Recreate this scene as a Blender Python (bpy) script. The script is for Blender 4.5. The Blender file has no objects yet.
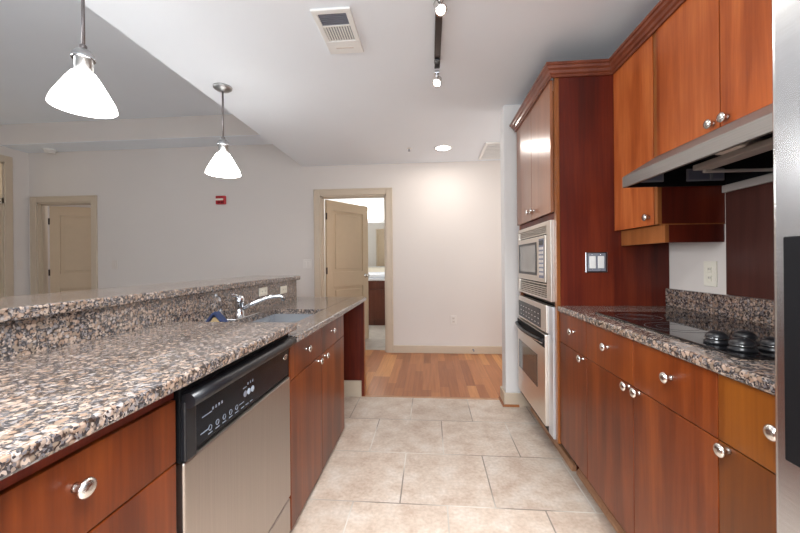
import bpy, bmesh, math, random
from mathutils import Vector, Matrix
random.seed(7)
S = bpy.context.scene
C = S.collection

# ------------------------------------------------------------------ camera
cam_d = bpy.data.cameras.new('camera')
cam = bpy.data.objects.new('camera', cam_d)
C.objects.link(cam)
EYE = 1.17
PSI = math.atan(30 / 356)
cam.matrix_world = (Matrix.Translation((0, 0, EYE)) @ Matrix.Rotation(PSI, 4, 'Z')
                    @ Matrix.Rotation(math.pi / 2, 4, 'X') @ Matrix.Rotation(-0.0085, 4, 'Z'))
cam_d.sensor_width = 36
cam_d.lens = 356 / 800 * 36
cam_d.shift_y = -5.25 / 800
cam_d.clip_start = 0.02
S.camera = cam

# ------------------------------------------------------------------ view, world
S.view_settings.view_transform = 'Standard'
S.view_settings.look = 'None'
S.view_settings.gamma = 1
S.view_settings.use_curve_mapping = False
S.view_settings.exposure = 0.06
W = bpy.data.worlds.new('world')
S.world = W
W.use_nodes = True
W.node_tree.nodes['Background'].inputs[0].default_value = (0.75, 0.85, 1, 1)
W.node_tree.nodes['Background'].inputs[1].default_value = 1.0
S.cycles.max_bounces = 12
S.cycles.diffuse_bounces = 6
S.cycles.sample_clamp_indirect = 4


def lamp(name, kind, loc, power, color=(1, 1, 1), size=1, size_y=None, direction=None, spot=None, blend=0.6, spread=None):
    d = bpy.data.lights.new(name, kind)
    d.energy = power
    d.color = color
    if kind == 'AREA':
        d.shape = 'RECTANGLE' if size_y else 'DISK'
        d.size = size
        if size_y:
            d.size_y = size_y
        if spread:
            d.spread = spread
    else:
        d.shadow_soft_size = size
    if kind == 'SPOT':
        d.spot_size = spot
        d.spot_blend = blend
    o = bpy.data.objects.new(name, d)
    C.objects.link(o)
    o.location = loc
    if direction:
        o.rotation_euler = Vector(direction).to_track_quat('-Z', 'Y').to_euler()
    return o


# unseen fill lamps: behind the camera, living side, over the kitchen, hall end
lamp('rear_window_fill', 'AREA', (-0.2, -2.5, 1.55), 70, (0.92, 0.96, 1), 2.6, 1.7, (0, 1, 0))  # broad fill from behind, set at the guessed rear window
lamp('living_side_fill', 'AREA', (-5.5, 0.2, 1.6), 45, (0.94, 0.97, 1), 2.2, 1.7, (1, 0.12, -0.03), spread=math.radians(75))  # added fill aimed at the right run; no window in this wall
lamp('kitchen_ceiling_fill', 'AREA', (0.05, -0.2, 2.38), 110, (0.95, 0.98, 1), 1.3, 0.8, (0, 0, -1), spread=math.radians(140))  # added overhead fill for floor and counters, no fitting modelled
lamp('hall_fill', 'AREA', (2.3, 3.8, 1.5), 20, (1, 0.98, 0.96), 1.1, 1.6, (-1, 0, 0))  # added fill to brighten the back wall; no window at this end

# ------------------------------------------------------------------ materials
MATS = {}


def mat(name):
    m = bpy.data.materials.new(name)
    m.use_nodes = True
    MATS[name] = m
    nt = m.node_tree
    return m, nt, nt.nodes['Principled BSDF']


def N(nt, kind, **kw):
    n = nt.nodes.new(kind)
    for k, v in kw.items():
        if k.startswith('i_'):
            key = k[2:]
            n.inputs[int(key) if key.isdigit() else key].default_value = v
        else:
            setattr(n, k, v)
    return n


def ramp(nt, stops, fac=None, interp='LINEAR'):
    r = nt.nodes.new('ShaderNodeValToRGB')
    r.color_ramp.interpolation = interp
    e = r.color_ramp.elements
    while len(e) > 1:
        e.remove(e[-1])
    e[0].position = stops[0][0]
    e[0].color = (*stops[0][1], 1)
    for p, c in stops[1:]:
        x = e.new(p)
        x.color = (*c, 1)
    if fac is not None:
        nt.links.new(fac, r.inputs[0])
    return r


def mix(nt, fac, a, b, blend='MIX'):
    n = nt.nodes.new('ShaderNodeMix')
    n.data_type = 'RGBA'
    n.blend_type = blend
    for sock, v in ((n.inputs[0], fac), (n.inputs[6], a), (n.inputs[7], b)):
        if hasattr(v, 'is_linked'):
            nt.links.new(v, sock)
        else:
            sock.default_value = v if isinstance(v, (int, float)) else (*v, 1)
    return n.outputs[2]


def plain(name, col, rough=0.5, metal=0.0, emis=None, strength=0, coat=0, noise=0.06, nscale=9.0, spec=0.5):
    m, nt, b = mat(name)
    tc = N(nt, 'ShaderNodeTexCoord')
    no = N(nt, 'ShaderNodeTexNoise', i_Scale=nscale, i_Detail=4.0)
    nt.links.new(tc.outputs['Object'], no.inputs['Vector'])
    c2 = tuple(max(0, x * (1 - noise)) for x in col)
    c3 = tuple(min(1, x * (1 + noise)) for x in col)
    r = ramp(nt, [(0.3, c2), (0.7, c3)], no.outputs['Fac'])
    nt.links.new(r.outputs[0], b.inputs['Base Color'])
    b.inputs['Roughness'].default_value = rough
    b.inputs['Metallic'].default_value = metal
    b.inputs['Coat Weight'].default_value = coat
    b.inputs['Specular IOR Level'].default_value = spec
    if emis:
        b.inputs['Emission Color'].default_value = (*emis, 1)
        b.inputs['Emission Strength'].default_value = strength
    return m


def wood(name, stops, rough=0.32, coat=0.25, vary=0.25, scale=1.0):
    m, nt, b = mat(name)
    tc = N(nt, 'ShaderNodeTexCoord')
    oi = N(nt, 'ShaderNodeObjectInfo')
    off = N(nt, 'ShaderNodeVectorMath', operation='SCALE')
    cmb = N(nt, 'ShaderNodeCombineXYZ')
    for k in range(3):
        nt.links.new(oi.outputs['Random'], cmb.inputs[k])
    nt.links.new(cmb.outputs[0], off.inputs[0])
    off.inputs['Scale'].default_value = 37.0
    add = N(nt, 'ShaderNodeVectorMath', operation='ADD')
    nt.links.new(tc.outputs['Object'], add.inputs[0])
    nt.links.new(off.outputs[0], add.inputs[1])
    mp = N(nt, 'ShaderNodeMapping')
    mp.inputs['Scale'].default_value = (9 * scale, 9 * scale, 0.7 * scale)
    nt.links.new(add.outputs[0], mp.inputs['Vector'])
    n1 = N(nt, 'ShaderNodeTexNoise', i_Scale=1.0, i_Detail=6.0, i_Roughness=0.6, i_Distortion=0.6)
    nt.links.new(mp.outputs[0], n1.inputs['Vector'])
    mp2 = N(nt, 'ShaderNodeMapping')
    mp2.inputs['Scale'].default_value = (120 * scale, 120 * scale, 4 * scale)
    nt.links.new(add.outputs[0], mp2.inputs['Vector'])
    n2 = N(nt, 'ShaderNodeTexNoise', i_Scale=1.0, i_Detail=3.0)
    nt.links.new(mp2.outputs[0], n2.inputs['Vector'])
    mp3 = N(nt, 'ShaderNodeMapping')
    mp3.inputs['Scale'].default_value = (3, 3, 2.2)
    nt.links.new(add.outputs[0], mp3.inputs['Vector'])
    n3 = N(nt, 'ShaderNodeTexNoise', i_Scale=1.0, i_Detail=2.0)
    nt.links.new(mp3.outputs[0], n3.inputs['Vector'])
    m1 = N(nt, 'ShaderNodeMath', operation='MULTIPLY_ADD')
    nt.links.new(n2.outputs['Fac'], m1.inputs[0])
    m1.inputs[1].default_value = 0.22
    nt.links.new(n1.outputs['Fac'], m1.inputs[2])
    m2 = N(nt, 'ShaderNodeMath', operation='MULTIPLY_ADD')
    nt.links.new(n3.outputs['Fac'], m2.inputs[0])
    m2.inputs[1].default_value = 0.45
    nt.links.new(m1.outputs[0], m2.inputs[2])
    m3 = N(nt, 'ShaderNodeMath', operation='SUBTRACT')
    nt.links.new(m2.outputs[0], m3.inputs[0])
    m3.inputs[1].default_value = 0.34
    r = ramp(nt, stops, m3.outputs[0])
    hsv = N(nt, 'ShaderNodeHueSaturation')
    nt.links.new(r.outputs[0], hsv.inputs['Color'])
    vr = N(nt, 'ShaderNodeMapRange')
    nt.links.new(oi.outputs['Random'], vr.inputs[0])
    vr.inputs[3].default_value = 1 - vary
    vr.inputs[4].default_value = 1 + vary
    nt.links.new(vr.outputs[0], hsv.inputs['Value'])
    nt.links.new(hsv.outputs[0], b.inputs['Base Color'])
    b.inputs['Roughness'].default_value = rough
    b.inputs['Coat Weight'].default_value = coat
    b.inputs['Coat Roughness'].default_value = 0.2
    b.inputs['Specular IOR Level'].default_value = 0.35
    bu = N(nt, 'ShaderNodeBump', i_Strength=0.04, i_Distance=0.002)
    nt.links.new(n2.outputs['Fac'], bu.inputs['Height'])
    nt.links.new(bu.outputs[0], b.inputs['Normal'])
    return m


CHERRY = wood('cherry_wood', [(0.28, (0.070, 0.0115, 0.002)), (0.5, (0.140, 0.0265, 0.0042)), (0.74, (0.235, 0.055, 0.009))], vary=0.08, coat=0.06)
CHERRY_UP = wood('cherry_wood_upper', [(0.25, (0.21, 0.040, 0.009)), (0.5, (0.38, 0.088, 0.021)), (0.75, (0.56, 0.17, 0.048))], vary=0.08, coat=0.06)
CHERRY_TOWER = wood('cherry_wood_tower', [(0.2, (0.16, 0.055, 0.025)), (0.5, (0.24, 0.09, 0.04)), (0.8, (0.34, 0.14, 0.07))], vary=0.05, rough=0.28, coat=0.4)
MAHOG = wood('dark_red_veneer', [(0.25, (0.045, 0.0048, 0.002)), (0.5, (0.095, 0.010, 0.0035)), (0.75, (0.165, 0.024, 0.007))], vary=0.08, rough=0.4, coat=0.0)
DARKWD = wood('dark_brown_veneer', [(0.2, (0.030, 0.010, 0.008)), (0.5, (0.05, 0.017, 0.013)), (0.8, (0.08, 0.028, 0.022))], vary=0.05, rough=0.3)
EDGE = wood('cherry_edge', [(0.2, (0.16, 0.05, 0.012)), (0.5, (0.25, 0.08, 0.02)), (0.8, (0.36, 0.13, 0.04))], vary=0.05)
SHOE = wood('shoe_moulding_wood', [(0.2, (0.32, 0.16, 0.08)), (0.5, (0.42, 0.22, 0.12)), (0.8, (0.5, 0.29, 0.17))], vary=0.05)
VANWD = wood('vanity_wood', [(0.2, (0.07, 0.018, 0.01)), (0.5, (0.12, 0.032, 0.017)), (0.8, (0.17, 0.05, 0.03))], vary=0.08)


def granite(name, gain=1.0, rough=0.14):
    m, nt, b = mat(name)
    tc = N(nt, 'ShaderNodeTexCoord')
    wob = N(nt, 'ShaderNodeTexNoise', i_Scale=55.0, i_Detail=2.0)
    nt.links.new(tc.outputs['Object'], wob.inputs['Vector'])
    sc = N(nt, 'ShaderNodeVectorMath', operation='SCALE')
    nt.links.new(wob.outputs['Color'], sc.inputs[0])
    sc.inputs['Scale'].default_value = 0.012
    ad = N(nt, 'ShaderNodeVectorMath', operation='ADD')
    nt.links.new(tc.outputs['Object'], ad.inputs[0])
    nt.links.new(sc.outputs[0], ad.inputs[1])
    v1 = N(nt, 'ShaderNodeTexVoronoi', i_Scale=84.0, i_Randomness=1.0)
    nt.links.new(ad.outputs[0], v1.inputs['Vector'])
    # colour of each ovoid
    sep = N(nt, 'ShaderNodeSeparateColor')
    nt.links.new(v1.outputs['Color'], sep.inputs[0])
    g = lambda *c: tuple(x * gain for x in c)
    pal = ramp(nt, [(0.0, g(0.28, 0.19, 0.14)), (0.25, g(0.38, 0.28, 0.22)), (0.45, g(0.23, 0.175, 0.135)),
                    (0.62, g(0.43, 0.34, 0.28)), (0.78, g(0.24, 0.22, 0.22)), (0.9, g(0.38, 0.34, 0.32))], sep.outputs[0], 'CONSTANT')
    dark = N(nt, 'ShaderNodeMath', operation='GREATER_THAN')
    nt.links.new(sep.outputs[1], dark.inputs[0])
    dark.inputs[1].default_value = 0.66
    ring = ramp(nt, [(0.0, (1, 1, 1)), (0.50, (0.9, 0.9, 0.9)), (0.70, (0.17, 0.16, 0.165)), (1, (0.08, 0.08, 0.085))], v1.outputs['Distance'])
    c1 = mix(nt, 1.0, pal.outputs[0], ring.outputs[0], 'MULTIPLY')
    v2 = N(nt, 'ShaderNodeTexVoronoi', i_Scale=230.0)
    nt.links.new(ad.outputs[0], v2.inputs['Vector'])
    sep2 = N(nt, 'ShaderNodeSeparateColor')
    nt.links.new(v2.outputs['Color'], sep2.inputs[0])
    fine = ramp(nt, [(0.0, g(0.04, 0.038, 0.04)), (0.36, g(0.12, 0.11, 0.115)), (0.60, g(0.22, 0.17, 0.14)), (0.80, g(0.36, 0.29, 0.25)), (0.92, g(0.03, 0.03, 0.032))], sep2.outputs[0], 'CONSTANT')
    c2 = mix(nt, dark.outputs[0], c1, fine.outputs[0])
    # speckle over everything
    lt = N(nt, 'ShaderNodeMath', operation='LESS_THAN')
    nt.links.new(sep2.outputs[1], lt.inputs[0])
    lt.inputs[1].default_value = 0.2
    c3 = mix(nt, lt.outputs[0], c2, fine.outputs[0])
    nt.links.new(c3, b.inputs['Base Color'])
    b.inputs['Roughness'].default_value = rough
    b.inputs['IOR'].default_value = 1.9
    return m


GRANITE = granite('brown_granite')


def wall_mat(name, col):
    m = plain(name, col, 0.85, noise=0.015, nscale=1.3)
    nt = m.node_tree
    b = nt.nodes['Principled BSDF']
    tc = N(nt, 'ShaderNodeTexCoord')
    n = N(nt, 'ShaderNodeTexNoise', i_Scale=220.0, i_Detail=2.0)
    nt.links.new(tc.outputs['Object'], n.inputs['Vector'])
    bu = N(nt, 'ShaderNodeBump', i_Strength=0.05, i_Distance=0.001)
    nt.links.new(n.outputs['Fac'], bu.inputs['Height'])
    nt.links.new(bu.outputs[0], b.inputs['Normal'])
    return m


WALL = wall_mat('wall_paint', (0.675, 0.628, 0.592))
CARPET = plain('grey_carpet', (0.50, 0.50, 0.50), 0.95, noise=0.1, nscale=90)  # unseen living floor, grey picked to keep bounced light from turning warm
CEIL = wall_mat('ceiling_paint', (0.79, 0.83, 0.875))
BATHW = wall_mat('bathroom_paint', (0.78, 0.77, 0.74))
TRIM = plain('tan_trim_paint', (0.55, 0.455, 0.35), 0.4, noise=0.02)
DOORP = plain('tan_door_paint', (0.56, 0.43, 0.295), 0.4, noise=0.02)
COLW = wall_mat('column_paint', (0.68, 0.67, 0.66))


def tile_mat():
    m, nt, b = mat('floor_tile')
    tc = N(nt, 'ShaderNodeTexCoord')
    mp = N(nt, 'ShaderNodeMapping')
    mp.inputs['Location'].default_value = (0.155 + 0.455 * 20.5, -1.713 + 0.455 * 20, 0)
    nt.links.new(tc.outputs['Object'], mp.inputs['Vector'])
    br = N(nt, 'ShaderNodeTexBrick', offset=0.5, offset_frequency=2)
    br.inputs['Scale'].default_value = 1.0
    br.inputs['Brick Width'].default_value = 0.455
    br.inputs['Row Height'].default_value = 0.455
    br.inputs['Mortar Size'].default_value = 0.0035
    br.inputs['Mortar Smooth'].default_value = 0.1
    br.inputs['Color1'].default_value = (0.92, 0.92, 0.92, 1)
    br.inputs['Color2'].default_value = (1.05, 1.05, 1.05, 1)
    nt.links.new(mp.outputs[0], br.inputs['Vector'])
    n1 = N(nt, 'ShaderNodeTexNoise', i_Scale=7.0, i_Detail=7.0, i_Roughness=0.65)
    nt.links.new(tc.outputs['Object'], n1.inputs['Vector'])
    r1 = ramp(nt, [(0.3, (0.44, 0.33, 0.26)), (0.5, (0.56, 0.465, 0.385)), (0.7, (0.64, 0.58, 0.52))], n1.outputs['Fac'])
    n2 = N(nt, 'ShaderNodeTexNoise', i_Scale=60.0, i_Detail=4.0)
    nt.links.new(tc.outputs['Object'], n2.inputs['Vector'])
    r2 = ramp(nt, [(0.3, (0.86, 0.84, 0.82)), (0.7, (1.06, 1.05, 1.05))], n2.outputs['Fac'])
    c = mix(nt, 1.0, r1.outputs[0], r2.outputs[0], 'MULTIPLY')
    c = mix(nt, 1.0, c, br.outputs['Color'], 'MULTIPLY')
    n3 = N(nt, 'ShaderNodeTexNoise', i_Scale=1.7, i_Detail=1.0)
    nt.links.new(tc.outputs['Object'], n3.inputs['Vector'])
    gr = ramp(nt, [(0.45, (0.24, 0.20, 0.17)), (0.58, (0.62, 0.58, 0.52))], n3.outputs['Fac'])
    c = mix(nt, br.outputs['Fac'], c, gr.outputs[0])
    nt.links.new(c, b.inputs['Base Color'])
    b.inputs['Roughness'].default_value = 0.38
    bu = N(nt, 'ShaderNodeBump', i_Strength=0.35, i_Distance=0.003, invert=True)
    nt.links.new(br.outputs['Fac'], bu.inputs['Height'])
    nt.links.new(bu.outputs[0], b.inputs['Normal'])
    return m


def plank_mat():
    m, nt, b = mat('hall_floorboards')
    tc = N(nt, 'ShaderNodeTexCoord')
    sp = N(nt, 'ShaderNodeSeparateXYZ')
    nt.links.new(tc.outputs['Object'], sp.inputs[0])

    def mth(op, a, bb=None, c=None):
        n = N(nt, 'ShaderNodeMath', operation=op)
        for i, v in enumerate((a, bb, c)):
            if v is None:
                continue
            if hasattr(v, 'is_linked'):
                nt.links.new(v, n.inputs[i])
            else:
                n.inputs[i].default_value = v
        return n.outputs[0]
    px = mth('DIVIDE', sp.outputs[0], 0.083)
    ix = mth('FLOOR', px)
    fx = mth('FRACT', px)
    w1 = N(nt, 'ShaderNodeTexWhiteNoise', noise_dimensions='1D')
    nt.links.new(ix, w1.inputs['W'])
    py = mth('ADD', mth('DIVIDE', sp.outputs[1], 0.85), mth('MULTIPLY', w1.outputs['Value'], 7.3))
    iy = mth('FLOOR', py)
    fy = mth('FRACT', py)
    cb = N(nt, 'ShaderNodeCombineXYZ')
    nt.links.new(ix, cb.inputs[0])
    nt.links.new(iy, cb.inputs[1])
    w2 = N(nt, 'ShaderNodeTexWhiteNoise', noise_dimensions='2D')
    nt.links.new(cb.outputs[0], w2.inputs['Vector'])
    r = ramp(nt, [(0.0, (0.26, 0.085, 0.028)), (0.35, (0.36, 0.13, 0.045)), (0.7, (0.44, 0.175, 0.062)), (1, (0.60, 0.28, 0.10))], w2.outputs['Value'])
    mp = N(nt, 'ShaderNodeMapping')
    mp.inputs['Scale'].default_value = (50, 2.2, 1)
    nt.links.new(tc.outputs['Object'], mp.inputs['Vector'])
    n1 = N(nt, 'ShaderNodeTexNoise', i_Scale=1.0, i_Detail=5.0)
    nt.links.new(mp.outputs[0], n1.inputs['Vector'])
    r2 = ramp(nt, [(0.3, (0.8, 0.78, 0.75)), (0.7, (1.1, 1.1, 1.1))], n1.outputs['Fac'])
    c = mix(nt, 1.0, r.outputs[0], r2.outputs[0], 'MULTIPLY')
    gap = mth('MAXIMUM', mth('LESS_THAN', fx, 0.022), mth('LESS_THAN', fy, 0.004))
    c = mix(nt, mth('MULTIPLY', gap, 0.55), c, (0.1, 0.04, 0.02))
    nt.links.new(c, b.inputs['Base Color'])
    b.inputs['Roughness'].default_value = 0.3
    return m


TILE = tile_mat()
PLANK = plank_mat()
BATHTILE = plain('bathroom_tile', (0.50, 0.46, 0.41), 0.4, noise=0.12)


def metal(name, col, rough, axis='z', strength=0.06, bump=0.02):
    m, nt, b = mat(name)
    tc = N(nt, 'ShaderNodeTexCoord')
    mp = N(nt, 'ShaderNodeMapping')
    sc = {'z': (400, 400, 3), 'y': (400, 3, 400), 'x': (3, 400, 400)}[axis]
    mp.inputs['Scale'].default_value = sc
    nt.links.new(tc.outputs['Object'], mp.inputs['Vector'])
    n = N(nt, 'ShaderNodeTexNoise', i_Scale=1.0, i_Detail=3.0)
    nt.links.new(mp.outputs[0], n.inputs['Vector'])
    r = ramp(nt, [(0.3, tuple(x * (1 - strength) for x in col)), (0.7, tuple(min(1, x * (1 + strength)) for x in col))], n.outputs['Fac'])
    nt.links.new(r.outputs[0], b.inputs['Base Color'])
    b.inputs['Metallic'].default_value = 1
    b.inputs['Roughness'].default_value = rough
    bu = N(nt, 'ShaderNodeBump', i_Strength=bump, i_Distance=0.001)
    nt.links.new(n.outputs['Fac'], bu.inputs['Height'])
    nt.links.new(bu.outputs[0], b.inputs['Normal'])
    return m


STEEL = metal('brushed_steel', (0.45, 0.405, 0.37), 0.36, 'z')
STEEL_Y = metal('brushed_steel_horizontal', (0.62, 0.60, 0.58), 0.30, 'y')
STEEL_OV = metal('oven_steel', (0.76, 0.71, 0.65), 0.34, 'y', 0.03, 0.005)
STEEL_HOOD = metal('hood_steel', (0.34, 0.32, 0.305), 0.5, 'y')
STEEL_FR = metal('fridge_steel', (0.70, 0.73, 0.77), 0.25, 'y')
NICKEL = metal('satin_nickel', (0.70, 0.68, 0.65), 0.24, 'z', 0.02)
CHROME = metal('chrome', (0.62, 0.63, 0.65), 0.10, 'z', 0.01, 0)
BRONZE = plain('dark_bronze', (0.06, 0.045, 0.04), 0.4, 0.8)
ROD = plain('pendant_rod_metal', (0.22, 0.20, 0.20), 0.4, 0.9)
CANOPY = plain('pendant_canopy_metal', (0.42, 0.42, 0.42), 0.35, 1.0)
BLACK = plain('black_plastic', (0.010, 0.010, 0.012), 0.3, spec=0.4)
BLACKM = plain('matt_black', (0.006, 0.006, 0.007), 0.5, spec=0.12)
PANELBK = plain('black_control_panel', (0.005, 0.007, 0.011), 0.2, spec=0.2)
GLASSBK = plain('black_ceramic_glass', (0.006, 0.006, 0.007), 0.04, noise=0.0, spec=0.8)
OVENGL = plain('oven_window_glass', (0.06, 0.05, 0.042), 0.08, spec=0.8)
MWGL = plain('microwave_window_glass', (0.22, 0.215, 0.20), 0.15, spec=0.8)
WHITE = plain('white_plastic', (0.80, 0.80, 0.78), 0.4, noise=0.01)
CREAM = plain('cream_plastic', (0.78, 0.74, 0.64), 0.4, noise=0.01)
PLATEGREY = plain('greige_plate', (0.66, 0.60, 0.55), 0.45, noise=0.01)
WALLPLATE = plain('off_white_plate', (0.72, 0.68, 0.64), 0.45, noise=0.01)
RED = plain('alarm_red', (0.42, 0.012, 0.02), 0.35)
MARK = plain('panel_print', (0.20, 0.23, 0.28), 0.5)
MARKLT = plain('panel_buttons', (0.36, 0.42, 0.50), 0.5)
RINGP = plain('burner_print', (0.10, 0.095, 0.095), 0.2)
VENTDK = plain('dark_vent_metal', (0.19, 0.20, 0.24), 0.5)  # dark blue-grey metal for grilles and small fittings
HOODIN = plain('hood_inner_steel', (0.50, 0.46, 0.43), 0.4, 0.35)
GREYFILT = plain('hood_filter_mesh', (0.14, 0.15, 0.21), 0.4)
BLUECL = plain('blue_cloth', (0.018, 0.03, 0.085), 0.9, noise=0.2, nscale=80)
TANCL = plain('tan_sponge', (0.33, 0.24, 0.12), 0.9, noise=0.2, nscale=90)
PORC = plain('white_porcelain', (0.82, 0.84, 0.88), 0.12, noise=0.0)
MIRR = plain('mirror_glass', (0.72, 0.74, 0.74), 0.03, 1.0, noise=0.0)
DARKGAP = plain('dark_recess', (0.03, 0.02, 0.015), 0.8)
SHADE = plain('lit_white_glass_shade', (0.9, 0.9, 0.9), 0.3, emis=(1, 0.975, 0.94), strength=14.0, noise=0.0)
BULB = plain('lit_lamp_lens', (0.9, 0.9, 0.9), 0.3, emis=(1, 0.96, 0.88), strength=14.0, noise=0.0)
BATHGL = plain('lit_bath_globe', (0.9, 0.9, 0.9), 0.3, emis=(1, 0.98, 0.95), strength=10.0, noise=0.0)
TRANSOM = plain('lit_transom_glass', (0.8, 0.7, 0.5), 0.3, emis=(0.9, 0.75, 0.5), strength=0.5, noise=0.0)
WINGL = plain('window_glass', (0.5, 0.6, 0.7), 0.05, emis=(0.85, 0.93, 1), strength=1.0, noise=0.0)


# ------------------------------------------------------------------ mesh helpers
class MB:
    def __init__(self):
        self.bm = bmesh.new()

    def box(self, x0, x1, y0, y1, z0, z1, bev=0.0, seg=2):
        M = Matrix.Translation(((x0 + x1) / 2, (y0 + y1) / 2, (z0 + z1) / 2)) @ Matrix.Diagonal((abs(x1 - x0), abs(y1 - y0), abs(z1 - z0), 1))
        r = bmesh.ops.create_cube(self.bm, size=1, matrix=M)
        if bev:
            es = list({e for v in r['verts'] for e in v.link_edges})
            bmesh.ops.bevel(self.bm, geom=es, offset=bev, segments=seg, affect='EDGES', profile=0.5)
        return self

    def lathe(self, prof, center=(0, 0, 0), axis='Z', seg=32, cap=True):
        """prof: list of (radius, height) along the axis"""
        R = {'Z': Matrix.Identity(4), 'X': Matrix.Rotation(math.pi / 2, 4, 'Y'), '-X': Matrix.Rotation(-math.pi / 2, 4, 'Y'),
             'Y': Matrix.Rotation(-math.pi / 2, 4, 'X'), '-Y': Matrix.Rotation(math.pi / 2, 4, 'X'), '-Z': Matrix.Rotation(math.pi, 4, 'X')}[axis] if isinstance(axis, str) else Vector(axis).to_track_quat('Z', 'Y').to_matrix().to_4x4()
        M = Matrix.Translation(center) @ R
        rings = []
        for r, h in prof:
            rings.append([self.bm.verts.new(M @ Vector((r * math.cos(2 * math.pi * k / seg), r * math.sin(2 * math.pi * k / seg), h))) for k in range(seg)])
        for a, b in zip(rings, rings[1:]):
            for k in range(seg):
                f = self.bm.faces.new((a[k], a[(k + 1) % seg], b[(k + 1) % seg], b[k]))
                f.smooth = True
        if cap:
            self.bm.faces.new(list(reversed(rings[0])))
            self.bm.faces.new(rings[-1])
        return self

    def tube(self, pts, r, seg=12, smooth=True):
        pts = [Vector(p) for p in pts]
        rings = []
        n = len(pts)
        for i, p in enumerate(pts):
            t = (pts[min(i + 1, n - 1)] - pts[max(i - 1, 0)]).normalized()
            q = t.to_track_quat('Z', 'Y')
            rr = r[i] if isinstance(r, (list, tuple)) else r
            rings.append([self.bm.verts.new(p + q @ Vector((rr * math.cos(2 * math.pi * k / seg), rr * math.sin(2 * math.pi * k / seg), 0))) for k in range(seg)])
        for a, b in zip(rings, rings[1:]):
            # align rings
            best = min(range(seg), key=lambda s: sum((a[k].co - b[(k + s) % seg].co).length for k in range(0, seg, 3)))
            for k in range(seg):
                f = self.bm.faces.new((a[k], a[(k + 1) % seg], b[(k + 1 + best) % seg], b[(k + best) % seg]))
                f.smooth = smooth
        self.bm.faces.new(list(reversed(rings[0])))
        self.bm.faces.new(rings[-1])
        return self

    def prism(self, poly, axis, a0, a1, bev=0.0):
        """poly: 2D points in the two other axes (xyz order), extruded along axis"""
        def pt(p, a):
            return {'x': (a, p[0], p[1]), 'y': (p[0], a, p[1]), 'z': (p[0], p[1], a)}[axis]
        A = [self.bm.verts.new(pt(p, a0)) for p in poly]
        B = [self.bm.verts.new(pt(p, a1)) for p in poly]
        n = len(poly)
        fs = [self.bm.faces.new(list(reversed(A))), self.bm.faces.new(B)]
        for k in range(n):
            fs.append(self.bm.faces.new((A[k], A[(k + 1) % n], B[(k + 1) % n], B[k])))
        bmesh.ops.recalc_face_normals(self.bm, faces=fs)
        if bev:
            es = list({e for f in fs for e in f.edges})
            bmesh.ops.bevel(self.bm, geom=es, offset=bev, segments=2, affect='EDGES', profile=0.5)
        return self

    def disc(self, c, r, h, axis='Z', seg=32):
        return self.lathe([(r, 0), (r, h)], c, axis, seg)

    def ring(self, c, r0, r1, h, axis='Z', seg=48):
        return self.lathe([(r0, 0), (r1, 0), (r1, h), (r0, h), (r0, 0)], c, axis, seg, cap=False)

    def build(self, name, material, parent=None, origin=None, kind=None):
        bmesh.ops.recalc_face_normals(self.bm, faces=self.bm.faces)
        if origin is None:
            origin = Vector((0, 0, 0))
            p = parent
            while p is not None:
                origin += p.location
                p = p.parent
            shift = origin
        else:
            shift = Vector(origin)
        if shift.length:
            bmesh.ops.translate(self.bm, verts=self.bm.verts, vec=-shift)
        me = bpy.data.meshes.new(name)
        self.bm.to_mesh(me)
        self.bm.free()
        me.materials.append(material)
        o = bpy.data.objects.new(name, me)
        C.objects.link(o)
        if parent is not None:
            o.parent = parent
        if kind:
            o['kind'] = kind
        return o


def tag(o, label, cat, group=None):
    o['label'] = label
    o['category'] = cat
    if group:
        o['group'] = group
    return o


def thing(name, label, cat, loc, group=None):
    o = bpy.data.objects.new(name, None)
    o.empty_display_size = 0.05
    C.objects.link(o)
    o.location = loc
    return tag(o, label, cat, group)


def solo(mb, name, material, label, cat, base, group=None):
    o = mb.build(name, material, None, origin=base)
    o.location = base
    return tag(o, label, cat, group)


def struct(mb, name, material, parent=None):
    return mb.build(name, material, parent, kind='structure')


KNOB_MESH = {}


def knob(parent, pos, axis):
    """mushroom cabinet knob on a door or drawer, axis '-X', 'X'"""
    if axis not in KNOB_MESH:
        b = MB()
        prof = [(0.0085, 0), (0.0065, 0.003), (0.0055, 0.010), (0.0075, 0.014), (0.0145, 0.0165), (0.0168, 0.020), (0.0160, 0.024), (0.011, 0.0275), (0.004, 0.029)]
        b.lathe(prof, (0, 0, 0), axis, 24)
        me = bpy.data.meshes.new('knob')
        bmesh.ops.recalc_face_normals(b.bm, faces=b.bm.faces)
        b.bm.to_mesh(me)
        b.bm.free()
        me.materials.append(NICKEL)
        KNOB_MESH[axis] = me
    o = bpy.data.objects.new('knob', KNOB_MESH[axis])
    C.objects.link(o)
    off = Vector(pos)
    p = parent
    while p is not None:
        off -= p.location
        p = p.parent
    o.parent = parent
    o.location = off
    return o


# ================================================================== SETTING
KZ = 2.42     # kitchen ceiling
LZ = 3.0      # living room ceiling
YB = 4.54     # far wall
XW = 1.29     # kitchen right wall
struct(MB().box(-1.25, 1.42, -2.6, 3.06, -0.1, 0), 'floor_kitchen', TILE)
struct(MB().box(-1.65, -1.25, -2.6, 3.06, -0.1, 0).box(-1.65, 2.4, 3.06, YB + 0.12, -0.1, 0), 'floor_hall', PLANK)
struct(MB().box(-5.6, -1.65, -2.6, YB + 0.12, -0.1, 0), 'floor_living', CARPET)
struct(MB().box(-1.25, 0.585, 3.045, 3.075, -0.002, 0.004, 0.002), 'trim_threshold', SHOE)
struct(MB().box(-2.3, -0.2, YB + 0.12, 7.1, -0.1, 0.001), 'floor_bathroom', BATHTILE)
struct(MB().box(-6.4, -3.6, YB + 0.12, 6.6, -0.1, 0.0), 'floor_bedroom', PLANK)
struct(MB().box(-1.65, 2.4, -2.6, YB, KZ, LZ + 0.1), 'ceiling_kitchen', CEIL)
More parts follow.
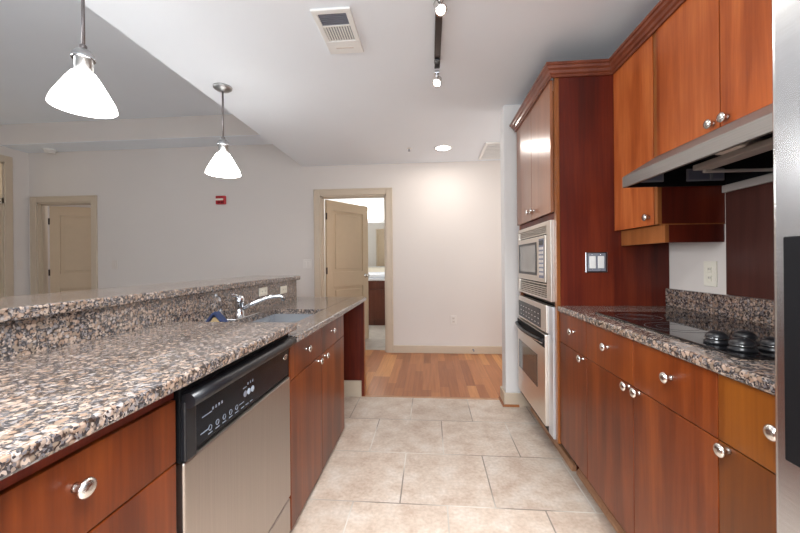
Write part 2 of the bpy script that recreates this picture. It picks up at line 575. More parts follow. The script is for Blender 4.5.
struct(MB().box(-5.6, -1.65, -2.6, YB, LZ, LZ + 0.1), 'ceiling_living', CEIL)
struct(MB().box(-5.6, -1.65, 4.2, YB, 2.735, LZ), 'ceiling_soffit', WALL)
struct(MB().box(-5.6, -1.65, 4.2, YB, 2.73, 2.735), 'ceiling_soffit_underside', CEIL)
struct(MB().box(-2.3, -0.2, YB + 0.12, 7.1, KZ, KZ + 0.1), 'ceiling_bathroom', CEIL)
struct(MB().box(-6.4, -3.6, YB + 0.12, 6.6, KZ, KZ + 0.1), 'ceiling_bedroom', CEIL)
# far wall with two door openings
D1 = (-1.42, -0.556, 2.03)     # bathroom door
D2 = (-5.475, -4.642, 2.03)    # bedroom door
b = MB()
b.box(-5.72, D2[0], YB, YB + 0.12, 0, LZ).box(D2[0], D2[1], YB, YB + 0.12, D2[2], LZ).box(D2[1], D1[0], YB, YB + 0.12, 0, LZ)
b.box(D1[0], D1[1], YB, YB + 0.12, D1[2], LZ).box(D1[1], 2.52, YB, YB + 0.12, 0, LZ)
struct(b, 'wall_back', WALL)
struct(MB().box(XW, 1.42, -2.6, 2.93, 0, KZ), 'wall_right', WALL)
struct(MB().box(2.4, 2.52, 2.93, YB, 0, KZ), 'wall_hall', WALL)
struct(MB().box(0.60, 2.4, 2.93, 3.07, 0, KZ, 0.004), 'wall_partition', COLW)
# left wall with door opening
L0, L1 = 3.40, 4.245
b = MB()
b.box(-5.72, -5.6, -2.6, L0, 0, LZ).box(-5.72, -5.6, L1, YB, 0, LZ).box(-5.72, -5.6, L0, L1, 2.52, LZ)
struct(b, 'wall_left', WALL)
# rear wall
b = MB()
b.box(-5.72, -1.6, -2.72, -2.6, 0, LZ).box(1.2, 1.42, -2.72, -2.6, 0, LZ).box(-1.6, 1.2, -2.72, -2.6, 0, 0.65).box(-1.6, 1.2, -2.72, -2.6, 2.35, LZ)
struct(b, 'wall_rear', WALL)
w = struct(MB().box(-1.6, 1.2, -2.69, -2.67, 0.65, 2.35), 'window_1', WINGL)
b = MB()
for x in (-1.6, -0.225, 1.14):
    b.box(x, x + 0.06, -2.66, -2.6, 0.65, 2.35)
b.box(-1.6, 1.2, -2.66, -2.6, 0.65, 0.71).box(-1.6, 1.2, -2.66, -2.6, 2.29, 2.35)
struct(b, 'window_frame', WHITE, w)
# bathroom + bedroom shells
b = MB()
b.box(-2.3, -0.2, 7.0, 7.1, 0, KZ).box(-2.4, -2.3, YB + 0.12, 7.1, 0, KZ).box(-0.2, -0.1, YB + 0.12, 7.1, 0, KZ)
struct(b, 'wall_bathroom', BATHW)
b = MB()
b.box(-6.4, -3.6, 6.6, 6.7, 0, KZ).box(-6.5, -6.4, YB + 0.12, 6.6, 0, KZ).box(-3.6, -3.5, YB + 0.12, 6.6, 0, KZ)
struct(b, 'wall_bedroom', WALL)


def casing(name, x0, x1, z1, y, mirror=1, w=0.082, d=0.02):
    b = MB()
    yy0, yy1 = y - d, y
    for (a0, a1) in ((x0 - w, x0), (x1, x1 + w)):
        b.box(a0, a1, yy0, yy1, 0, z1 + w, 0.004)
    b.box(x0, x1, yy0, yy1, z1, z1 + w, 0.004)
    # raised outer back band
    for (a0, a1) in ((x0 - w, x0 - w + 0.02), (x1 + w - 0.02, x1 + w)):
        b.box(a0, a1, yy0 - 0.006, yy0, 0, z1 + w, 0.003)
    b.box(x0 - w, x1 + w, yy0 - 0.006, yy0, z1 + w - 0.02, z1 + w, 0.003)
    # jambs lining the opening
    b.box(x0, x0 + 0.018, y, y + 0.12, 0, z1).box(x1 - 0.018, x1, y, y + 0.12, 0, z1).box(x0, x1, y, y + 0.12, z1 - 0.018, z1)
    # stops
    b.box(x0 + 0.018, x0 + 0.03, y + 0.04, y + 0.075, 0, z1 - 0.018).box(x1 - 0.03, x1 - 0.018, y + 0.04, y + 0.075, 0, z1 - 0.018)
    b.box(x0 + 0.018, x1 - 0.018, y + 0.04, y + 0.075, z1 - 0.03, z1 - 0.018)
    return struct(b, name, TRIM)


casing('trim_1', D1[0], D1[1], D1[2], YB)
casing('trim_2', D2[0], D2[1], D2[2], YB)


def door_leaf(name, hinge, ang, width=0.81, h=2.0):
    """two-panel interior door, hinge edge at local x=0, thickness along -y..0"""
    b = MB()
    t = 0.036
    st = 0.115
    z0 = 0.008
    # stiles and rails
    b.box(0, st, -t, 0, z0, h, 0.002).box(width - st, width, -t, 0, z0, h, 0.002)
    rails = [(z0, 0.24), (0.82, 1.03), (h - 0.13, h)]
    for a, c in rails:
        b.box(st, width - st, -t, 0, a, c, 0.002)
    for a, c in ((0.24, 0.82), (1.03, h - 0.13)):
        b.box(st, width - st, -t + 0.015, -0.015, a, c)
        b.box(st + 0.045, width - st - 0.045, -t + 0.006, -0.006, a + 0.04, c - 0.04, 0.006)
    o = b.build(name, DOORP, None, origin=(0, 0, 0), kind='structure')
    o.location = hinge
    o.rotation_euler = (0, 0, ang)
    for z in (0.25, 1.05, 1.78):
        MB().box(-0.016, 0.004, -t - 0.006, -t + 0.006, z - 0.045, z + 0.045, 0.002).build('hinge', BRONZE if z != 1.78 else BRONZE, o, origin=(0, 0, 0))
    b = MB()
    for s in (-1, 1):
        y = -t if s < 0 else 0
        ax = '-Y' if s < 0 else 'Y'
        b.lathe([(0.03, 0), (0.03, 0.006), (0.011, 0.01), (0.011, 0.03), (0.026, 0.042), (0.028, 0.055), (0.02, 0.066), (0.004, 0.069)], (width - 0.065, y, 0.96), ax, 20)
    b.build('door_knob', NICKEL, o, origin=(0, 0, 0))
    return o


door_leaf('door_1', (D1[0] + 0.022, YB + 0.13, 0), math.radians(57.5))
door_leaf('door_2', (D2[0] + 0.06, YB + 0.13, 0), math.radians(26), width=0.77)
# left wall door with transom
b = MB()
b.box(-5.6, -5.58, L1, L1 + 0.09, 0, 2.61, 0.004).box(-5.6, -5.58, L0 - 0.09, L0, 0, 2.61, 0.004).box(-5.6, -5.58, L0, L1, 2.52, 2.61, 0.004)
b.box(-5.70, -5.6, L0, L0 + 0.02, 0, 2.52).box(-5.70, -5.6, L1 - 0.02, L1, 0, 2.52).box(-5.70, -5.6, L0, L1, 1.98, 2.05).box(-5.70, -5.6, L0, L1, 2.50, 2.52)
struct(b, 'trim_3', TRIM)
struct(MB().box(-5.67, -5.65, L0 + 0.02, L1 - 0.02, 2.05, 2.50), 'window_2', TRANSOM)
struct(MB().box(-5.68, -5.64, L0 + 0.02, L1 - 0.02, 0.005, 1.98, 0.003), 'door_3', DOORP)
# baseboards
b = MB().box(D1[1] + 0.083, 2.4, YB - 0.016, YB, 0, 0.097, 0.004).box(D2[1] + 0.083, D1[0] - 0.083, YB - 0.016, YB, 0, 0.097, 0.004)
struct(b, 'baseboard_back', TRIM)
b = MB().box(0.584, 1.2, 2.914, 2.93, 0, 0.105, 0.004).box(0.584, 0.60, 2.93, 3.07, 0, 0.105, 0.004).box(0.584, 2.4, 3.07, 3.086, 0, 0.105, 0.004)
struct(b, 'baseboard_partition', TRIM)
struct(MB().prism([(0.570, 0), (0.584, 0), (0.584, 0.016), (0.575, 0.012)], 'y', 2.905, 3.09).prism([(2.90, 0), (2.914, 0), (2.914, 0.016), (2.905, 0.012)], 'x', 0.570, 0.70), 'trim_shoe', EDGE)
# half wall carrying the raised bar
struct(MB().box(-1.28, -1.1535, -0.6, 2.94, 0, 1.018), 'wall_bar', WALL)

# ================================================================== PENINSULA
XL = -0.598
# upper countertop over the dishwasher
solo(MB().box(-1.130, -0.560, -0.6, 1.459, 0.886, 0.917, 0.006), 'countertop', GRANITE,
     'raised brown granite countertop over the dishwasher and drawers', 'countertop', (-0.84, 0.4, 0.886))
# lower countertop with sink cut-out
hx0, hx1, hy0, hy1 = -1.03, -0.70, 1.63, 2.29
b = MB()
xa, xb, ya, yb = -1.130, -0.560, 1.468, 3.10
zt, zb = 0.858, 0.828
b.box(xa, hx0, ya, 2.945, zb, zt).box(hx1, xb, ya, yb, zb, zt, 0.005).box(hx0, hx1, ya, hy0, zb, zt).box(hx0, hx1, hy1, yb, zb, zt).box(-1.25, hx0, 2.945, yb, zb, zt)
solo(b, 'countertop', GRANITE, 'lower brown granite countertop with the sink set in it', 'countertop', (-0.84, 2.26, zb))
solo(MB().box(-1.153, -1.131, -0.6, 2.94, 0.828, 1.018), 'backsplash', GRANITE,
     'long brown granite splash panel under the raised bar top', 'backsplash', (-1.142, 1.0, 0.828))
solo(MB().box(-1.525, -1.107, -0.6, 2.972, 1.019, 1.055, 0.008, 3), 'bar_top', GRANITE,
     'raised granite bar top running along the left side', 'bar top', (-1.31, 1.0, 1.019))


def slab_front(kind, parent, y0, y1, z0, z1, xf, side, material, t=0.02):
    """flat door or drawer front; side -1: face towards -X (right run), +1: towards +X (left run)"""
    x0, x1 = (xf - t, xf) if side > 0 else (xf, xf + t)
    return MB().box(x0, x1, y0 + 0.0015, y1 - 0.0015, z0, z1, 0.0015).build(kind, material, parent)


# near drawer cabinet
cab = thing('drawer_cabinet', 'cherry drawer cabinet under the raised counter, left of the dishwasher', 'cabinet', (-0.86, 0.32, 0))
MB().box(-1.125, XL - 0.021, -0.15, 0.790, 0.03, 0.882).build('cabinet_body', CHERRY, cab)
MB().box(-1.125, XL - 0.06, -0.15, 0.790, 0.0, 0.03).build('toe_kick', DARKGAP, cab)
MB().box(XL - 0.021, XL - 0.006, -0.15, 0.790, 0.852, 0.885).build('shade_rail', MAHOG, cab)  # dark veneer strip stands in for the shade under the granite
for (y0, y1) in ((-0.15, 0.312), (0.312, 0.790)):
    for (z0, z1) in ((0.703, 0.849), (0.364, 0.699), (0.032, 0.360)):
        d = slab_front('drawer', cab, y0, y1, z0, z1, XL, 1, CHERRY)
        knob(d, (XL, (y0 + y1) / 2, (z0 + z1) / 2 + 0.018), 'X')

# dishwasher
dw = thing('dishwasher', 'stainless dishwasher with black control panel under the raised counter', 'dishwasher', (-0.86, 1.13, 0))
MB().box(-1.12, XL - 0.03, 0.798, 1.464, 0.03, 0.876).build('tub_body', BLACKM, dw)
MB().box(XL - 0.03, XL + 0.004, 0.812, 1.462, 0.184, 0.687, 0.006).build('door_panel', STEEL, dw)
MB().box(XL - 0.03, XL + 0.001, 0.812, 1.462, 0.030, 0.172, 0.004).build('kick_panel', STEEL, dw)
MB().box(-1.06, XL - 0.07, 0.804, 1.462, 0.0, 0.03).build('toe_kick', BLACKM, dw)
cp = MB().box(XL - 0.03, XL - 0.001, 0.804, 1.462, 0.690, 0.876, 0.003).build('control_panel', BLACKM, dw)
# recessed glossy console and raised surround
MB().box(XL - 0.001, XL + 0.003, 0.849, 1.446, 0.702, 0.810, 0.001).build('console', PANELBK, cp)
MB().box(XL - 0.002, XL + 0.013, 0.804, 0.845, 0.692, 0.838, 0.004).build('end_cap', BLACK, cp)
b = MB().tube([(XL + 0.019, y, 0.839) for y in (0.806, 0.97, 1.18, 1.40, 1.454)], 0.018, 16)
b.box(XL - 0.002, XL + 0.017, 0.808, 1.454, 0.839, 0.857, 0.004)
b.build('handle', BLACK, dw)
xm = XL + 0.0028
# printed marks: dashes, indicator dots and button outlines, as on the console


def mark(y, z, w, h):
    return (xm, xm + 0.0008, y - w / 2, y + w / 2, z - h / 2, z + h / 2)


for a_ in ((0.901, 0.767, 0.042, 0.003), (0.890, 0.726, 0.034, 0.003), (1.094, 0.769, 0.022, 0.003), (1.075, 0.727, 0.028, 0.003)):
    MB().box(*mark(*a_)).build('print_line', MARK, cp)
for y in (0.927, 0.941, 0.955, 0.969):
    MB().box(*mark(y, 0.773, 0.007, 0.008)).build('indicator', MARK, cp)
for i in range(5):
    MB().box(*mark(0.914 + i * 0.033, 0.712, 0.018, 0.0030)).build('print_line', MARK, cp)
for i in range(3):
    MB().box(*mark(1.080 + i * 0.028, 0.712, 0.017, 0.0030)).build('print_line', MARK, cp)
for y in (1.115, 1.131, 1.146):
    MB().box(*mark(y, 0.776, 0.006, 0.008)).build('indicator', MARK, cp)
for i in range(5):
    MB().ring((xm, 0.914 + i * 0.033, 0.726), 0.0060, 0.0078, 0.0012, 'X', 16).build('button', MARK, cp)
for i, (y, m_) in enumerate(((1.097, VENTDK), (1.120, MARKLT), (1.144, MARKLT))):
    MB().lathe([(0.0098, 0), (0.0098, 0.0015), (0.007, 0.002)], (xm, y, 0.749), 'X', 20).build('button', m_, cp)
# oval maker's badge with a looping ring
BY, BZ = 1.415, 0.781
bd = MB().lathe([(0.013, 0), (0.013, 0.002), (0.011, 0.003)], (xm, BY, BZ), 'X', 24)
bmesh.ops.scale(bd.bm, vec=(1, 1.55, 0.88), verts=bd.bm.verts, space=Matrix.Translation((-xm, -BY, -BZ)))
bd = bd.build('badge', NICKEL, cp)
rg = MB().ring((xm + 0.003, BY, BZ), 0.0052, 0.0068, 0.0008, 'X', 24)
bmesh.ops.scale(rg.bm, vec=(1, 2.0, 0.8), verts=rg.bm.verts, space=Matrix.Translation((-xm, -BY, -BZ)))
rg.build('badge_ring', BLACK, cp)

# sink base cabinet
sc = thing('sink_cabinet', 'cherry sink base cabinet with two drawers over two doors, right of the dishwasher', 'cabinet', (-0.86, 1.94, 0))
b = MB().box(-1.125, XL - 0.021, 1.471, 1.489, 0.03, 0.826).box(-1.125, XL - 0.021, 2.398, 2.417, 0.03, 0.826).box(-1.125, XL - 0.021, 1.489, 2.398, 0.03, 0.05).box(-1.125, -1.11, 1.489, 2.398, 0.05, 0.826)
b.box(XL - 0.04, XL - 0.021, 1.489, 2.398, 0.645, 0.826)
b.build('cabinet_body', CHERRY, sc)
MB().box(-1.125, XL - 0.05, 1.471, 2.417, 0.0, 0.03).build('toe_kick', DARKGAP, sc)
YS = 1.919
for (y0, y1, ky) in ((1.473, YS, 1.668), (YS, 2.417, 2.108)):
    d = slab_front('drawer', sc, y0, y1, 0.663, 0.8235, XL, 1, CHERRY)
    knob(d, (XL, ky, 0.754), 'X')
for (y0, y1, ky) in ((1.473, YS, 1.850), (YS, 2.417, 1.963)):
    d = slab_front('door', sc, y0, y1, 0.026, 0.659, XL, 1, CHERRY)
    knob(d, (XL, ky, 0.643), 'X')

# end panel closing the knee space
ep = thing('end_panel', 'dark cherry end panel closing the knee space under the granite', 'panel', (-0.88, 3.07, 0))
MB().box(-1.25, -0.577, 3.048, 3.090, 0.0, 0.827).build('panel_board', MAHOG, ep)
MB().box(-0.577, -0.572, 3.047, 3.091, 0.0, 0.827, 0.001).build('edge_band', EDGE, ep)
MB().box(-1.15, -0.600, 3.033, 3.0475, 0.0, 0.140, 0.003).build('baseboard', TRIM, ep)
struct(MB().box(-1.29, -1.152, 2.945, 3.045, 0.0, 0.827).box(-1.29, -1.152, 2.42, 2.945, 0.0, 0.827), 'wall_knee_space', WALL)

# sink
sk = thing('kitchen_sink', 'stainless undermount sink basin in the lower granite counter', 'sink', (-0.86, 1.96, 0.62))
t = 0.004
b = MB()
b.box(hx0 - t, hx0, hy0, hy1, 0.64, zb - 0.0005).box(hx1, hx1 + t, hy0, hy1, 0.64, zb - 0.0005).box(hx0, hx1, hy0 - t, hy0, 0.64, zb - 0.0005).box(hx0, hx1, hy1, hy1 + t, 0.64, zb - 0.0005)
b.box(hx0 - t, hx1 + t, hy0 - t, hy1 + t, 0.636, 0.64)
b.build('basin', plain('sink_steel', (0.55, 0.57, 0.60), 0.25, 0.7), sk)
MB().lathe([(0.042, 0), (0.042, 0.002), (0.03, 0.003), (0.012, 0.001)], (-0.86, 1.96, 0.641), 'Z', 24).build('drain', CHROME, sk)

# faucet
fx, fy, fz = -1.078, 1.935, zt + 0.0002
fc = thing('faucet', 'chrome single-lever faucet behind the sink', 'faucet', (fx, fy, zt))
MB().lathe([(0.032, 0), (0.032, 0.006), (0.024, 0.012), (0.023, 0.078), (0.026, 0.084), (0.026, 0.104), (0.019, 0.120), (0.006, 0.127)], (fx, fy, fz), 'Z', 28).build('body', CHROME, fc)
MB().box(-1.118, -1.042, 1.83, 2.10, fz, fz + 0.007, 0.003).build('deck_plate', CHROME, fc)
b = MB().tube([(fx + 0.015, fy, fz + 0.050), (fx + 0.065, fy + 0.016, fz + 0.076), (fx + 0.12, fy + 0.034, fz + 0.100), (fx + 0.165, fy + 0.048, fz + 0.113), (fx + 0.21, fy + 0.060, fz + 0.118), (fx + 0.225, fy + 0.065, fz + 0.110), (fx + 0.228, fy + 0.065, fz + 0.09)], [0.012, 0.011, 0.010, 0.0100, 0.0100, 0.0100, 0.0100], 14)
b.build('spout', CHROME, fc)
MB().tube([(fx, fy, fz + 0.112), (fx - 0.005, fy - 0.03, fz + 0.128), (fx - 0.010, fy - 0.07, fz + 0.134)], [0.010, 0.009, 0.007], 12).build('lever', CHROME, fc)

# folded blue cloth over a sponge
cl = thing('dish_cloth', 'dark blue folded dish cloth standing tented by the sink edge', 'cloth', (-1.06, 1.66, zt))
z0 = zt + 0.0002
b = MB()
prof = [(-1.112, z0), (-1.112, z0 + 0.008), (-1.060, z0 + 0.070), (-1.050, z0 + 0.072), (-0.994, z0 + 0.012), (-0.994, z0), (-1.004, z0), (-1.052, z0 + 0.056), (-1.058, z0 + 0.056), (-1.100, z0)]
b.prism(prof, 'y', 1.655, 1.695, 0.0025)
b.build('cloth', BLUECL, cl)
MB().prism([(-1.094, z0), (-1.010, z0), (-1.049, z0 + 0.043), (-1.062, z0 + 0.043)], 'y', 1.660, 1.692, 0.003).build('sponge', TANCL, cl)


def outlet_x(x, y, z, side, plate, label, cat='outlet', w=0.075, h=0.115, horiz=False, group=None, base=None):
    """duplex outlet on a wall of constant x; side: facing direction"""
    if horiz:
        w, h = h, w
    xb = x + side * 0.006
    o = thing('wall_outlet', label, cat, (x, y, z - h / 2), group)
    MB().box(min(x, xb), max(x, xb), y - w / 2, y + w / 2, z - h / 2, z + h / 2, 0.002).build('cover_plate', plate, o)
    for s in (-1, 1):
        yy, zz = (y + s * 0.02, z) if horiz else (y, z + s * 0.02)
        x2 = xb + side * 0.002
        f = MB().box(min(xb, x2), max(xb, x2), yy - 0.013, yy + 0.013, zz - 0.014, zz + 0.014, 0.003).build('socket_face', plate, o)
        x3 = x2 + side * 0.0004
        b_ = MB()
        for q in (-0.005, 0.005):
            b_.box(min(x2, x3), max(x2, x3), yy + q - 0.001, yy + q + 0.001, zz - 0.002, zz + 0.007)
        b_.build('slots', BLACKM, f)
    return o


outlet_x(-1.131, 2.327, 0.972, 1, CREAM, 'cream outlet plate on the granite splash just right of the faucet', horiz=True, w=0.056)
outlet_x(-1.131, 2.666, 0.958, 1, CREAM, 'cream outlet plate at the far end of the granite splash', horiz=True, w=0.056)

# ================================================================== RIGHT RUN
XR = 0.709
RS = 0.9515
YP = 2.04      # tower side panel plane
# base cabinets
UN = [('base_cabinet', 'narrow cherry base cabinet beside the oven tower', 1.78, 2.037),
      ('base_cabinet', 'wide cherry base cabinet under the cooktop, two drawers over two doors', 0.995, 1.78),
      ('base_cabinet', 'orange cherry base cabinet next to the refrigerator', 0.70, 0.995)]
ORNG = wood('orange_cherry_wood', [(0.25, (0.085, 0.020, 0.002)), (0.5, (0.15, 0.040, 0.004)), (0.75, (0.22, 0.068, 0.008))], vary=0.05, coat=0.08)
fronts = {0: [('drawer', 1.78, 2.034, 0.700, 0.870, (1.93, 0.793)), ('door', 1.78, 2.034, 0.105, 0.697, (1.815, 0.684))],
          1: [('drawer', 1.385, 1.78, 0.700, 0.870, (1.572, 0.800)), ('drawer', 0.995, 1.385, 0.700, 0.870, (1.175, 0.800)),
              ('door', 1.385, 1.78, 0.105, 0.697, (1.412, 0.690)), ('door', 0.995, 1.385, 0.105, 0.697, (1.345, 0.690))],
          2: [('drawer', 0.70, 0.995, 0.700, 0.870, (0.823, 0.797)), ('door', 0.70, 0.995, 0.105, 0.697, (0.962, 0.686))]}
rz = lambda z: EYE + (z - EYE) * RS
for i, (nm, lb, y0, y1) in enumerate(UN):
    y0, y1 = max(0.694, y0 * RS), (YP - 0.002 if i == 0 else y1 * RS)
    u = thing(nm, lb, 'cabinet', (1.0, (y0 + y1) / 2, 0))
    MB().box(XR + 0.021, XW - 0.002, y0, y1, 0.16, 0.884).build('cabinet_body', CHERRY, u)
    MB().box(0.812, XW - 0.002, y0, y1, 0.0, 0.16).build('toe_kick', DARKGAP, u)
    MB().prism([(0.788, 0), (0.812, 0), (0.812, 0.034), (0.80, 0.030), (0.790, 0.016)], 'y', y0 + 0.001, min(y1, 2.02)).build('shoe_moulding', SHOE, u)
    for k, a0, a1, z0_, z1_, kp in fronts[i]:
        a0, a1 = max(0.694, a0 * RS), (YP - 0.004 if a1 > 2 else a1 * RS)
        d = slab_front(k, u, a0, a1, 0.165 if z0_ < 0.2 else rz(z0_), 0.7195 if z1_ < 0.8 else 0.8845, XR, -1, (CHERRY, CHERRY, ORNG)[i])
        knob(d, (XR, kp[0] * RS, rz(kp[1])), '-X')

solo(MB().box(0.700, XW - 0.001, 0.694, YP - 0.002, 0.887, 0.917, 0.006), 'countertop', GRANITE,
     'brown granite countertop around the black cooktop', 'countertop', (1.0, 1.37, 0.887))
solo(MB().box(1.266, XW - 0.001, 0.694, YP - 0.002, 0.918, 1.012, 0.003), 'backsplash', GRANITE,
     'low brown granite upstand along the wall behind the cooktop', 'backsplash', (1.28, 1.37, 0.918))
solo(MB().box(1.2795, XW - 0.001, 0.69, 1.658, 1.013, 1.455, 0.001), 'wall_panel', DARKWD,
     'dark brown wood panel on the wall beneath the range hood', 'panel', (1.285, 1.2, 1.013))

# cooktop
ct = thing('cooktop', 'black glass electric cooktop in the right countertop', 'cooktop', (1.0, 1.35, 0.917))
MB().box(0.775, 1.240, 0.955, 1.755, 0.9172, 0.924, 0.002).build('glass_top', GLASSBK, ct)
for (x, y, r) in ((0.885, 1.60, 0.085), (1.105, 1.60, 0.10), (0.885, 1.36, 0.10), (1.105, 1.36, 0.075)):
    MB().ring((x, y, 0.9241), r - 0.003, r, 0.0003).ring((x, y, 0.9241), r * 0.62, r * 0.62 + 0.002, 0.0003).build('burner', RINGP, ct)
for (x, y) in ((0.830, 1.110), (0.910, 1.115), (0.828, 1.022), (0.905, 1.022)):
    k = MB().lathe([(0.030, 0), (0.031, 0.006), (0.025, 0.009), (0.026, 0.014), (0.0275, 0.016), (0.0265, 0.022), (0.0225, 0.028), (0.015, 0.033), (0.006, 0.0345)], (x, y, 0.9242), 'Z', 28)
    k.box(x - 0.004, x + 0.004, y - 0.014, y + 0.014, 0.950, 0.9605, 0.003)
    k = k.build('control_knob', BLACK, ct)
    MB().ring((x, y, 0.9395), 0.0270, 0.0285, 0.0012, 'Z', 28).build('knob_ring', CHROME, k)

# oven tower
tw = thing('oven_tower', 'tall cherry cabinet tower housing the microwave and wall oven', 'cabinet', (1.0, 2.47, 0))
XT = 0.70
Y0, Y1 = YP, 2.86
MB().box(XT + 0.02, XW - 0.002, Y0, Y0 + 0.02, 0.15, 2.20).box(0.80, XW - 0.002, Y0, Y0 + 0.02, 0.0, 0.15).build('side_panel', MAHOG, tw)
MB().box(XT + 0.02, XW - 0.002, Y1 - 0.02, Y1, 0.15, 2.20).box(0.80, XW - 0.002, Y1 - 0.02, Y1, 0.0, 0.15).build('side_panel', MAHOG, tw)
b = MB().box(XT + 0.02, XW - 0.002, Y0 + 0.02, Y1 - 0.02, 1.42, 1.44).box(XT + 0.02, XW - 0.002, Y0 + 0.02, Y1 - 0.02, 2.13, 2.15).box(XT + 0.03, XW - 0.002, Y0 + 0.02, Y1 - 0.02, 0.905, 0.923).box(XT + 0.03, XW - 0.002, Y0 + 0.02, Y1 - 0.02, 0.13, 0.15)
b.box(1.26, XW - 0.002, Y0 + 0.02, Y1 - 0.02, 0.15, 2.13)
b.build('carcass', DARKGAP, tw)
MB().box(XT, XT + 0.0195, Y0 + 0.001, Y0 + 0.034, 0.15, 2.20, 0.001).build('face_stile', EDGE, tw)
MB().box(XT, XT + 0.0195, Y1 - 0.03, Y1, 0.14, 2.20, 0.001).build('face_stile', CHERRY_TOWER, tw)
MB().box(XT + 0.004, XT + 0.0195, Y0 + 0.034, Y1 - 0.03, 1.40, 1.438).build('face_rail', MAHOG, tw)
MB().box(0.797, 0.812, Y0 + 0.0205, Y1 - 0.02, 0.0, 0.13).build('toe_kick', DARKGAP, tw)
MB().prism([(0.772, 0), (0.796, 0), (0.796, 0.034), (0.784, 0.030), (0.774, 0.016)], 'y', Y0 + 0.001, Y1).build('shoe_moulding', SHOE, tw)
for (y0, y1, ky) in ((Y0 + 0.036, 2.448, 2.40), (2.452, Y1 - 0.01, 2.50)):
    d = MB().box(XT - 0.018, XT - 0.0005, y0, y1, 1.44, 2.186, 0.0015).build('door', CHERRY_TOWER, tw)
    knob(d, (XT - 0.018, ky, 1.495), '-X')


def crown_poly(sgn):
    # (outwards, z) stepped crown moulding profile
    return [(0.0015, 2.178), (0.010, 2.178), (0.010, 2.192), (0.018, 2.197), (0.022, 2.210), (0.032, 2.218), (0.035, 2.230), (0.042, 2.234), (0.042, 2.247), (0.0015, 2.247)]


def crown(parent, pts, name='crown_moulding', material=None):
    """sweep the crown profile along plan points; outward = left of the walking direction"""
    prof = crown_poly(1)
    b = MB()
    P = [Vector((p[0], p[1], 0)) for p in pts]
    rings = []
    for i, p in enumerate(P):
        dirs = []
        if i > 0:
            dirs.append((P[i] - P[i - 1]).normalized())
        if i < len(P) - 1:
            dirs.append((P[i + 1] - P[i]).normalized())
        ns = [Vector((-d.y, d.x, 0)) for d in dirs]
        if len(ns) == 2:
            m_ = (ns[0] + ns[1])
            m_ = m_ / (1 + ns[0].dot(ns[1]))
        else:
            m_ = ns[0]
        rings.append([b.bm.verts.new(p + m_ * o + Vector((0, 0, z))) for o, z in prof])
    n = len(prof)
    for a, c in zip(rings, rings[1:]):
        for k in range(n):
            b.bm.faces.new((a[k], a[(k + 1) % n], c[(k + 1) % n], c[k]))
    b.bm.faces.new(list(reversed(rings[0])))
    b.bm.faces.new(rings[-1])
    return b.build(name, material or MAHOG, parent)


CROWNW = wood('crown_wood', [(0.2, (0.10, 0.025, 0.012)), (0.5, (0.16, 0.042, 0.02)), (0.8, (0.22, 0.065, 0.03))], vary=0.05)
XU = 1.006

# microwave with trim kit
mw = thing('microwave', 'built-in stainless microwave with trim kit in the tower above the oven', 'microwave', (1.0, 2.47, 0.925))
ya, yb = Y0 + 0.036, Y1 - 0.032
b = MB()
b.box(XT - 0.02, XT + 0.018, ya, ya + 0.075, 0.932, 1.398, 0.003).box(XT - 0.02, XT + 0.018, yb - 0.03, yb, 0.932, 1.398, 0.003)
b.box(XT - 0.02, XT + 0.018, ya + 0.075, yb - 0.03, 1.372, 1.398, 0.003).box(XT - 0.02, XT + 0.018, ya + 0.075, yb - 0.03, 0.932, 0.945, 0.003)
b.box(XT - 0.012, XT + 0.018, ya + 0.075, yb - 0.03, 1.326, 1.335).box(XT - 0.012, XT + 0.018, ya + 0.075, yb - 0.03, 1.018, 1.026)
b.build('trim_frame', STEEL_OV, mw)
for z in (1.340, 1.3515, 1.363):
    MB().box(XT - 0.014, XT + 0.016, ya + 0.076, yb - 0.031, z, z + 0.006, 0.001).build('louver', STEEL_OV, mw)
for z in (0.949, 0.962, 0.975, 0.988, 1.001):
    MB().box(XT - 0.014, XT + 0.016, ya + 0.076, yb - 0.031, z, z + 0.007, 0.001).build('louver', STEEL_OV, mw)
MB().box(XT + 0.0185, 1.20, ya + 0.01, yb - 0.01, 0.94, 1.39).build('oven_body', BLACKM, mw)
MB().box(XT - 0.004, XT + 0.018, ya + 0.0755, yb - 0.0305, 1.0265, 1.3255).build('gap_backing', BLACKM, mw)
dr = MB().box(XT - 0.024, XT - 0.004, ya + 0.085, yb - 0.040, 1.035, 1.318, 0.004).build('door', STEEL_OV, mw)
MB().box(XT - 0.0265, XT - 0.0238, ya + 0.255, yb - 0.055, 1.072, 1.285, 0.001).build('window_surround', BLACK, dr)
MB().box(XT - 0.028, XT - 0.0264, ya + 0.275, yb - 0.105, 1.090, 1.268, 0.0005).build('window', MWGL, dr)
kp = MB().box(XT - 0.0255, XT - 0.0238, ya + 0.11, ya + 0.205, 1.06, 1.30, 0.001).build('control_panel', GREYFILT, mw)
for r_ in range(7):
    for c_ in range(3):
        y = ya + 0.128 + c_ * 0.03
        z = 1.085 + r_ * 0.026
        MB().box(XT - 0.0268, XT - 0.0254, y - 0.011, y + 0.011, z - 0.008, z + 0.008, 0.0005).build('button', PLATEGREY, kp)
MB().box(XT - 0.0268, XT - 0.0254, ya + 0.118, ya + 0.198, 1.262, 1.29, 0.0005).build('display', PANELBK, kp)

